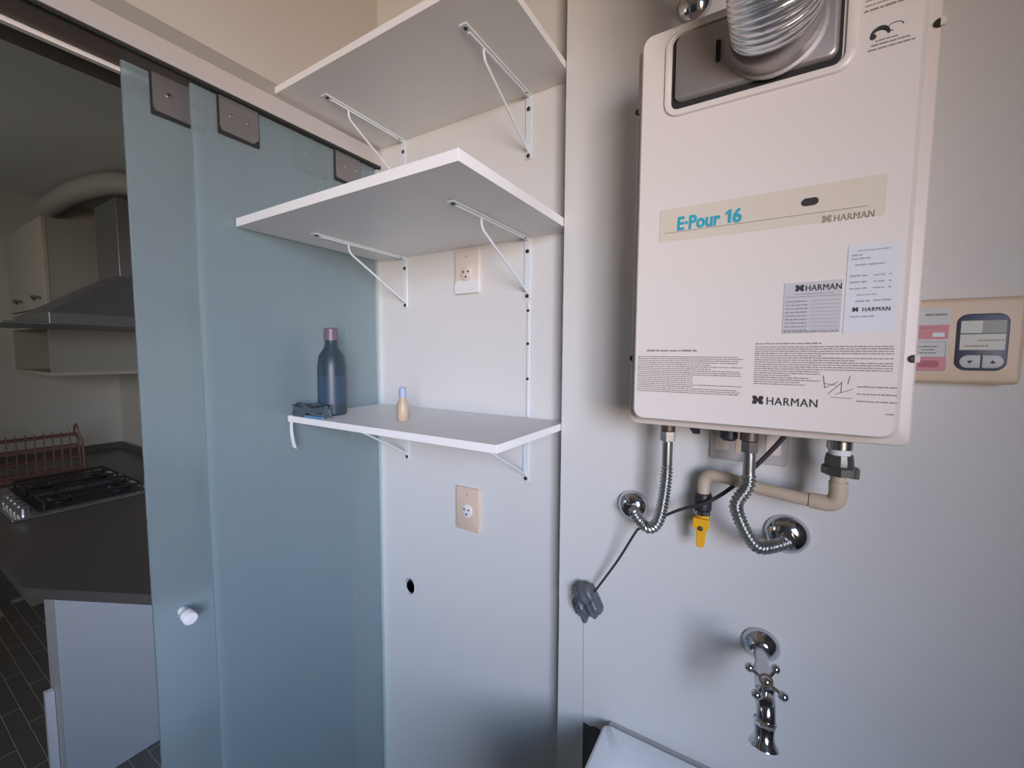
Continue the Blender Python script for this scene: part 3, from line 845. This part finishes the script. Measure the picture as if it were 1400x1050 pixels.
lv = obj('lever', prism(bmesh.new(), [(-0.1050, -0.296), (-0.0785, -0.296), (-0.0775, -0.312), (-0.0825, -0.318), (-0.0845, -0.345), (-0.0875, -0.349), (-0.0965, -0.349), (-0.0985, -0.345), (-0.0990, -0.318), (-0.1060, -0.311)], 'y', 0.806, 0.812, bev=0.0015), 'yellow', v)
obj('lever_screw', lathe(bmesh.new(), [(0, 0.0042), (0.003, 0.0042), (0.004, 0.003)], (-0.0915, 0.806, -0.313), (0, -1, 0), 12), 'brass_dark', v, 30)
obj('wall_stub', cyl((-0.0915, 0.826, -0.306), (-0.0915, DW - 0.0003, -0.306), 0.0095, 16), 'brass_dark', v, 40)

# black power cord and the tape bundle it ends in
cord = catmull([(0.030, 0.80, -0.108), (0.026, 0.808, -0.134), (-0.014, 0.810, -0.192), (-0.050, 0.808, -0.235), (-0.085, 0.803, -0.264), (-0.120, 0.812, -0.283), (-0.153, 0.822, -0.306), (-0.196, 0.802, -0.334), (-0.207, 0.803, -0.347), (-0.245, 0.822, -0.420), (-0.292, 0.832, -0.500), (-0.305, 0.838, -0.520)], 8)
tag(obj('power_cord', tube(bmesh.new(), cord, lambda i, n_: 0.0042 - 0.0018 * min(1, i / n_ * 1.4), 10), 'cable', wh, 60), 'thin black power cord running from the heater to the tape bundle')
t = thing('tape_bundle', (-0.315, DW, -0.575), 'crumpled grey tape bundle on the wall at the end of the cord', 'tape')
bm = bmesh.new()
rr = random.Random(21)
for c, r, s in (((-0.318, 0.836, -0.522), 0.024, (1, .8, .8)), ((-0.297, 0.832, -0.540), 0.019, (.8, .9, 1.1)), ((-0.326, 0.834, -0.548), 0.016, (.8, .8, 1.3)), ((-0.320, 0.838, -0.566), 0.013, (.7, .6, 1.5))):
    sphere(bm, c, r * 1.12, 28, *s)
for vtx in bm.verts:
    p = vtx.co
    d = 0.0022 * math.sin(p.x * 300 + p.z * 210) + 0.0016 * math.sin(p.z * 420 - p.y * 390)
    vtx.co += vtx.normal * d + Vector((rr.uniform(-1, 1), rr.uniform(-1, 1), rr.uniform(-1, 1))) * 0.0003
    vtx.co.y = min(vtx.co.y, DW - 0.0005)
obj('tape_wad', bm, 'ducttape', t, 80)
obj('loose_wire', tube(bmesh.new(), catmull([(-0.334, 0.832, -0.528), (-0.344, 0.828, -0.540), (-0.345, 0.836, -0.560), (-0.344, 0.846, -0.580)], 6), 0.0017, 8), 'cable', t, 60)
obj('frayed_end', prism(bmesh.new(), [(-0.327, -0.578), (-0.313, -0.572), (-0.309, -0.566), (-0.319, -0.588)], 'y', 0.842, 0.848), 'teflon', t)

# ================================================================== FAUCET AND TANK
t = thing('wall_faucet', (0.01, DW, -0.66), 'chrome wall faucet with ball-ended cross handle above the laundry tank', 'faucet')
obj('wall_flange', lathe(bmesh.new(), [(0, 0.030), (0.004, 0.030), (0.010, 0.026), (0.020, 0.017), (0.023, 0.013)], (0.010, DW - 0.0003, -0.523), (0, -1, 0), 32), 'chrome', t, 40)
obj('body', lathe(bmesh.new(), [(0, 0.0105), (0.050, 0.0105), (0.052, 0.013), (0.060, 0.013), (0.064, 0.0125), (0.13, 0.0125), (0.136, 0.008)], (0.010, DW - 0.018, -0.523), (0.06, -1, 0.02), 24), 'chrome', t, 40)
obj('spout', tube(bmesh.new(), catmull([(0.0165, 0.738, -0.520), (0.018, 0.720, -0.524), (0.019, 0.709, -0.534), (0.0195, 0.705, -0.546), (0.020, 0.704, -0.556)], 8),
                  lambda i, n_: 0.0130, 24), 'chrome', t, 60)
obj('aerator', lathe(bmesh.new(), [(0, 0.0142), (0.003, 0.0160), (0.007, 0.0142), (0.010, 0.0135), (0.020, 0.0132), (0.028, 0.0150), (0.034, 0.0195), (0.036, 0.0200), (0.035, 0.014)], (0.0185, 0.704, -0.545), (-0.02, -0.30, -1), 28), 'chrome', t, 40)
obj('stem', lathe(bmesh.new(), [(0, 0.0115), (0.012, 0.0125), (0.016, 0.0085), (0.030, 0.0075), (0.034, 0.0105), (0.040, 0.0095)], (0.0165, 0.728, -0.518), (0.02, -0.55, 0.80), 22), 'chrome', t, 40)
ch = Vector((0.0165, 0.728, -0.518)) + Vector((0.02, -0.55, 0.80)).normalized() * 0.036
bm = bmesh.new()
axn = Vector((0.02, -0.55, 0.80)).normalized()
e1 = Vector((1, 0, 0)); e1 = (e1 - axn * e1.dot(axn)).normalized()
e2 = axn.cross(e1)
sphere(bm, ch, 0.0078, 14)
for k in range(4):
    a = math.radians(-28) + k * PI / 2
    d = e1 * math.cos(a) + e2 * math.sin(a)
    tube(bm, [ch, ch + d * 0.010, ch + d * 0.022], lambda i, n_: (0.0038, 0.0028, 0.0036)[i], 12)
    sphere(bm, ch + d * 0.0250, 0.0068, 14)
obj('cross_handle', bm, 'chrome', t, 60)

ZK = -0.80
t = thing('laundry_tank', (0.02, 0.60, ZF), 'white porcelain laundry tank under the chrome faucet', 'laundry tank')
kx0, kx1, ky0, ky1 = -0.272, 0.32, 0.345, 0.842
bm = bmesh.new()
kc, kw, kd = ((kx0 + kx1) / 2, (ky0 + ky1) / 2), kx1 - kx0, ky1 - ky0
lay = [(rrect(kc[0], kc[1], kw * .80, kd * .80, 0.05, 8), ZK - 0.34), (rrect(kc[0], kc[1], kw * .97, kd * .97, 0.03, 8), ZK - 0.06), (rrect(kc[0], kc[1], kw, kd, 0.014, 8), ZK - 0.045),
       (rrect(kc[0], kc[1], kw, kd, 0.014, 8), ZK - 0.006), (rrect(kc[0], kc[1], kw - .012, kd - .012, 0.012, 8), ZK),
       (rrect(kc[0] + .005, kc[1] - .015, kw - .075, kd - .085, 0.03, 8), ZK - 0.001), (rrect(kc[0] + .005, kc[1] - .015, kw - .10, kd - .11, 0.04, 8), ZK - 0.012),
       (rrect(kc[0], kc[1] - .01, kw * .66, kd * .62, 0.06, 8), ZK - 0.28), (rrect(kc[0], kc[1] - .01, kw * .5, kd * .46, 0.06, 8), ZK - 0.30)]
V = [[bm.verts.new((p[0], p[1], z)) for p in o_] for o_, z in lay]
nn = len(V[0])
for a, b in zip(V, V[1:]):
    for i in range(nn): bm.faces.new((a[i], a[(i + 1) % nn], b[(i + 1) % nn], b[i]))
bm.faces.new(V[0][::-1])
bm.faces.new(V[-1])
bmesh.ops.recalc_face_normals(bm, faces=bm.faces[:])
obj('basin', bm, 'porcelain', t, 40)
obj('drain', lathe(bmesh.new(), [(0, 0.03), (0.003, 0.03), (0.004, 0.022)], (kc[0], kc[1] - 0.01, ZK - 0.30), (0, 0, 1), 24), 'chrome_dull', t, 40)
obj('pedestal', lathe(bmesh.new(), [(0, 0.13), (0.02, 0.125), (0.06, 0.10), (0.45, 0.10), (ZK - 0.335 - ZF, 0.14)], (kc[0], kc[1], ZF), (0, 0, 1), 32), 'porcelain', t, 40)
obj('caulk', bx(-0.262, 0.32, 0.838, DW - 0.0003, ZK - 0.010, ZK - 0.004), 'grout', t)

# ================================================================== REMOTE CONTROLLER
t = thing('heater_controller', (0.222, DW, -0.04), 'tan wall controller with navy framed display beside the water heater', 'controller')
obj('case', prism(bmesh.new(), rrect(0.2185, 0.021, 0.141, 0.119, 0.007), 'y', 0.829, DW - 0.0003, bev=0.006, seg=4), 'remote', t, 50)
yc = 0.829
s = obj('label', prism(bmesh.new(), rrect(0.1945, 0.022, 0.043, 0.090, 0.002), 'y', yc - 0.0008, yc), 'button', t)
obj('pink_band', bx(0.174, 0.2150, yc - 0.0012, yc - 0.0008, 0.024, 0.044), 'pink', s)
obj('white_box', bx(0.1985, 0.2110, yc - 0.0016, yc - 0.0012, 0.027, 0.033), 'sticker', s)
obj('text_frame', ring(rrect(0.195, 0.009, 0.037, 0.022, 0.001), rrect(0.195, 0.009, 0.036, 0.021, 0.001), bmesh.new(), 'y', yc - 0.0011, yc - 0.0008), 'ink_soft', s)
obj('pink_button', prism(bmesh.new(), rrect(0.195, -0.0115, 0.039, 0.020, 0.003), 'y', yc - 0.0025, yc - 0.0006, bev=0.001), 'pink', s)
obj('button_print', prism(bmesh.new(), rrect(0.196, -0.0115, 0.022, 0.010, 0.004), 'y', yc - 0.0029, yc - 0.0024), 'pink_dark', s)
rows = [(0.190, 0.212, 0.057, 0.0030), (0.185, 0.205, 0.0125, 0.0018), (0.188, 0.202, 0.008, 0.0018), (0.186, 0.204, 0.0035, 0.0018), (0.178, 0.205, 0.039, 0.0016)]
print_lines('printed_text', rows, yc - 0.0014, 'ink_soft', s, rnd)
bz = obj('bezel', prism(bmesh.new(), rrect(0.2485, 0.019, 0.050, 0.078, 0.012), 'y', yc - 0.0022, yc, bev=0.001), 'navy', t, 50)
obj('display', bx(0.2265, 0.2700, yc - 0.0028, yc - 0.002, 0.0085, 0.030), 'lcd_pale', bz)
obj('display', bx(0.2265, 0.2475, yc - 0.0028, yc - 0.002, 0.0315, 0.0485), 'lcd_pale', bz)
obj('dark_display', bx(0.2475, 0.2700, yc - 0.0028, yc - 0.002, 0.0315, 0.0485), 'lcd_dark', bz)
print_lines('printed_text', [(0.244, 0.269, 0.0210, 0.0014), (0.231, 0.254, 0.0130, 0.0020)], yc - 0.0029, 'ink_soft', bz, rnd)
for cx, sx in ((0.2375, -1), (0.2595, 1)):
    k = obj('button', prism(bmesh.new(), rrect(cx, -0.0075, 0.0205, 0.0175, 0.0085, corners=(sx > 0, sx < 0, sx < 0, sx > 0)), 'y', yc - 0.0040, yc - 0.0018, bev=0.0006), 'button', bz, 50)
    dz = 0.0035 * sx
    obj('arrow', prism(bmesh.new(), [(cx - 0.003, -0.0080 - dz * .5), (cx + 0.003, -0.0080 - dz * .5), (cx, -0.0080 + dz * .7)], 'y', yc - 0.0044, yc - 0.0039), 'ink', k)

# ================================================================== KITCHEN
ZT_ = -0.75
# countertop with angled end
t = thing('countertop', (-3.0, 0.7, ZT_ - 0.035), 'dark granite kitchen countertop with a slanted end', 'countertop')
pts = [(KX, 0.285), (-1.985, 0.285), (-1.545, 0.51), (-1.545, KY - 0.0005), (KX, KY - 0.0005)]
obj('slab', prism(bmesh.new(), pts, 'z', ZT_ - 0.034, ZT_), 'granite', t)
obj('backsplash', bx(KX + 0.0005, KX + 0.022, 0.30, KY - 0.001, ZT_, ZT_ + 0.045), 'granite', t)
obj('backsplash', bx(KX + 0.022, -1.6, KY - 0.022, KY - 0.001, ZT_, ZT_ + 0.045), 'granite', t)
# white end panel holding it
t = thing('counter_end_panel', (-2.22, 0.75, ZF), 'white panel standing under the slanted end of the countertop', 'panel')
obj('panel', bx(-2.30, -2.143, 0.378, KY - 0.001, ZF, ZT_ - 0.035, bev=0.002), 'kwhite', t)
obj('corner_guard', bx(-2.26, -2.235, 0.352, 0.377, ZF, -1.27, bev=0.002), 'edge', t)
obj('base_cabinet_end', bx(KX + 0.001, -4.22, 0.32, 0.779, ZF, ZT_ - 0.035), 'plank', t)
obj('base_cabinet_back', bx(KX + 0.001, -2.301, 0.78, KY - 0.001, ZF, ZT_ - 0.035), 'kcab_side', t)

# cooktop
t = thing('gas_cooktop', (-3.12, 0.63, ZT_), 'stainless gas cooktop with black grates on the dark countertop', 'cooktop')
obj('tray', bx(-3.48, -2.775, 0.382, 0.885, ZT_ + 0.0002, ZT_ + 0.012, bev=0.004), 'cook_steel', t)
obj('glass_plate', prism(bmesh.new(), [(-3.44, 0.47), (-2.82, 0.47), (-2.82, 0.855), (-3.44, 0.855)], 'z', ZT_ + 0.0118, ZT_ + 0.014), 'black', t)
for bxx, byy in ((-2.95, 0.56), (-2.95, 0.78), (-3.30, 0.56), (-3.30, 0.78)):
    b = obj('burner', lathe(bmesh.new(), [(0, 0.048), (0.010, 0.048), (0.014, 0.036), (0.022, 0.036), (0.024, 0.030)], (bxx, byy, ZT_ + 0.013), (0, 0, 1), 24), 'iron', t, 40)
    obj('burner_cap', lathe(bmesh.new(), [(0, 0.040), (0.004, 0.040), (0.006, 0.034)], (bxx, byy, ZT_ + 0.030), (0, 0, 1), 24), 'cook_steel', b, 40)
for gx in (-2.95, -3.30):
    bm = bmesh.new()
    zg = ZT_ + 0.050
    x0, x1, y0, y1 = gx - 0.12, gx + 0.12, 0.49, 0.842
    tube(bm, [(x0, y0, zg), (x1, y0, zg), (x1, y1, zg), (x0, y1, zg), (x0, y0, zg)], 0.006, 8)
    for yy in (0.56, 0.67, 0.78):
        tube(bm, [(x0, yy, zg), (x1, yy, zg)], 0.005, 8)
    tube(bm, [(gx, y0, zg), (gx, y1, zg)], 0.005, 8)
    for xx in (x0, x1):
        for yy in (y0, y1):
            tube(bm, [(xx, yy, zg), (xx, yy, ZT_ + 0.0135)], 0.006, 8)
    obj('grate', bm, 'iron', t)
obj('centre_bar', bx(-3.15, -3.10, 0.50, 0.86, ZT_ + 0.0142, ZT_ + 0.040, bev=0.004), 'cook_steel', t)
for k in range(5):
    xk = -2.84 - k * 0.075
    kb = obj('knob', lathe(bmesh.new(), [(0, 0.026), (0.006, 0.026), (0.008, 0.023), (0.030, 0.021), (0.032, 0.018)], (xk, 0.428, ZT_ + 0.0118), (0, 0, 1), 20), 'cook_steel', t, 40)
    obj('pointer', bx(xk - 0.0025, xk + 0.0025, 0.415, 0.441, ZT_ + 0.043, ZT_ + 0.048, bev=0.001), 'cook_steel', kb)

# range hood
t = thing('range_hood', (-3.1, KY, 0.12), 'dark steel chimney range hood over the cooktop', 'range hood')
hx0, hx1, hy0 = -3.45, -2.80, 0.545
bm = bmesh.new()
lo = [(hx0, hy0), (hx1, hy0), (hx1, KY - 0.001), (hx0, KY - 0.001)]
hi = [(-3.30, 0.835), (-2.95, 0.835), (-2.95, KY - 0.001), (-3.30, KY - 0.001)]
A_ = [bm.verts.new((p[0], p[1], 0.178)) for p in lo]
B_ = [bm.verts.new((p[0], p[1], 0.395)) for p in hi]
for i in range(4): bm.faces.new((A_[i], A_[(i + 1) % 4], B_[(i + 1) % 4], B_[i]))
bm.faces.new(A_[::-1]); bm.faces.new(B_)
bmesh.ops.recalc_face_normals(bm, faces=bm.faces[:])
obj('canopy', bm, 'hood', t)
obj('rim', bx(hx0 - 0.003, hx1 + 0.003, hy0 - 0.003, KY - 0.001, 0.122, 0.178, bev=0.003), 'hood', t)
obj('front_visor', bx(hx0, hx1 + 0.001, 0.40, hy0 - 0.003, 0.118, 0.130, bev=0.003), 'hood', t)
c = obj('chimney', bx(-3.285, -2.955, 0.842, KY - 0.001, 0.395, 0.805, bev=0.003), 'hood', t)
obj('control_panel', bx(-2.956, -2.950, 0.915, 0.985, 0.465, 0.525), 'black', c)

# duct elbows above the hood
pth = catmull([(-3.12, 1.02, 0.808), (-3.12, 1.02, 0.88), (-3.16, 1.0, 0.95), (-3.28, 0.95, 0.975), (-3.45, 0.90, 0.975), (-3.75, 0.86, 0.97), (KX + 0.001, 0.86, 0.97)], 10)
P = resample(pth, 0.012)
tag(obj('exhaust_pipe', tube(bmesh.new(), P, lambda i, n_: 0.062 + 0.002 * math.cos(i * PI), 28), 'duct_white', None, 70), 'white flexible exhaust pipe above the range hood chimney', 'duct')

# wall cabinet
t = thing('wall_cabinet', (-3.8, KY, -0.14), 'cream kitchen wall cabinet with an open niche beside the range hood', 'cabinet')
cx0, cx1, cy0 = KX + 0.001, -3.46, 0.665
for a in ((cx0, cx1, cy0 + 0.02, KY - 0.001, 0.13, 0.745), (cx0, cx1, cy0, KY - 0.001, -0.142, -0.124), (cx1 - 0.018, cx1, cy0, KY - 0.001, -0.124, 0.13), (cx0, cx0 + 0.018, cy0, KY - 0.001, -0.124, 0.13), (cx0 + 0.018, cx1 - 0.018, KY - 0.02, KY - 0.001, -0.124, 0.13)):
    obj('carcass', bx(*a), 'kcab_side' if a[1] == cx1 and a[5] != -0.124 else 'kcab', t)  # side boxes coloured darker than the doors, as the less lit face
for a, b in ((cx0 + 0.002, -3.90), (-3.896, cx1)):
    d = obj('door', bx(a, b, cy0, cy0 + 0.019, 0.245, 0.744, bev=0.002), 'kcab', t)
    cxm = (a + b) / 2 + 0.05
    obj('handle', tube(bmesh.new(), [(cxm - 0.07 + 0.14 * k / 8, cy0 - 0.002 - 0.022 * math.sin(PI * k / 8), 0.30 + 0.012 * math.sin(PI * k / 8)) for k in range(9)], 0.006, 10), 'handle_dark', d, 60)
obj('lower_door', bx(cx0 + 0.002, cx1, cy0, cy0 + 0.019, 0.133, 0.238, bev=0.002), 'kcab', t)

# dish rack
t = thing('dish_rack', (-3.75, 0.6, ZT_), 'copper wire dish rack on the far end of the countertop', 'dish rack')
zr = ZT_ + 0.0008
for k, yy in enumerate((0.42, 0.79)):
    obj('end_hoop', tube(bmesh.new(), [(-3.62, yy + 0.02, zr + 0.004), (-3.62, yy + 0.015, zr + 0.20)] + [(-3.66 + 0.04 * math.cos(a), yy, zr + 0.24 + 0.055 * math.sin(a)) for a in [j * PI / 8 for j in range(9)]] + [(-3.70, yy + 0.015, zr + 0.20), (-3.70, yy + 0.02, zr + 0.004)], 0.006, 8), 'copper', t, 60)
for zz in (0.03, 0.10, 0.165, 0.235):
    for xx in (-3.62, -3.70):
        obj('rail', tube(bmesh.new(), [(xx, 0.30, zr + zz), (xx, 0.80, zr + zz)], 0.0055, 8), 'copper', t)
for k in range(13):
    yy = 0.32 + k * 0.036
    obj('wire', tube(bmesh.new(), [(-3.62, yy, zr + 0.03), (-3.62, yy, zr + 0.265)], 0.0035, 6), 'copper', t)
obj('tray', bx(-3.72, -3.60, 0.30, 0.80, zr, zr + 0.02, bev=0.003), 'copper', t)

# ================================================================== final shift: floor at z = 0
for o in list(SC.objects):
    if o.parent is None:
        o.location.z += H
bpy.context.view_layer.update()
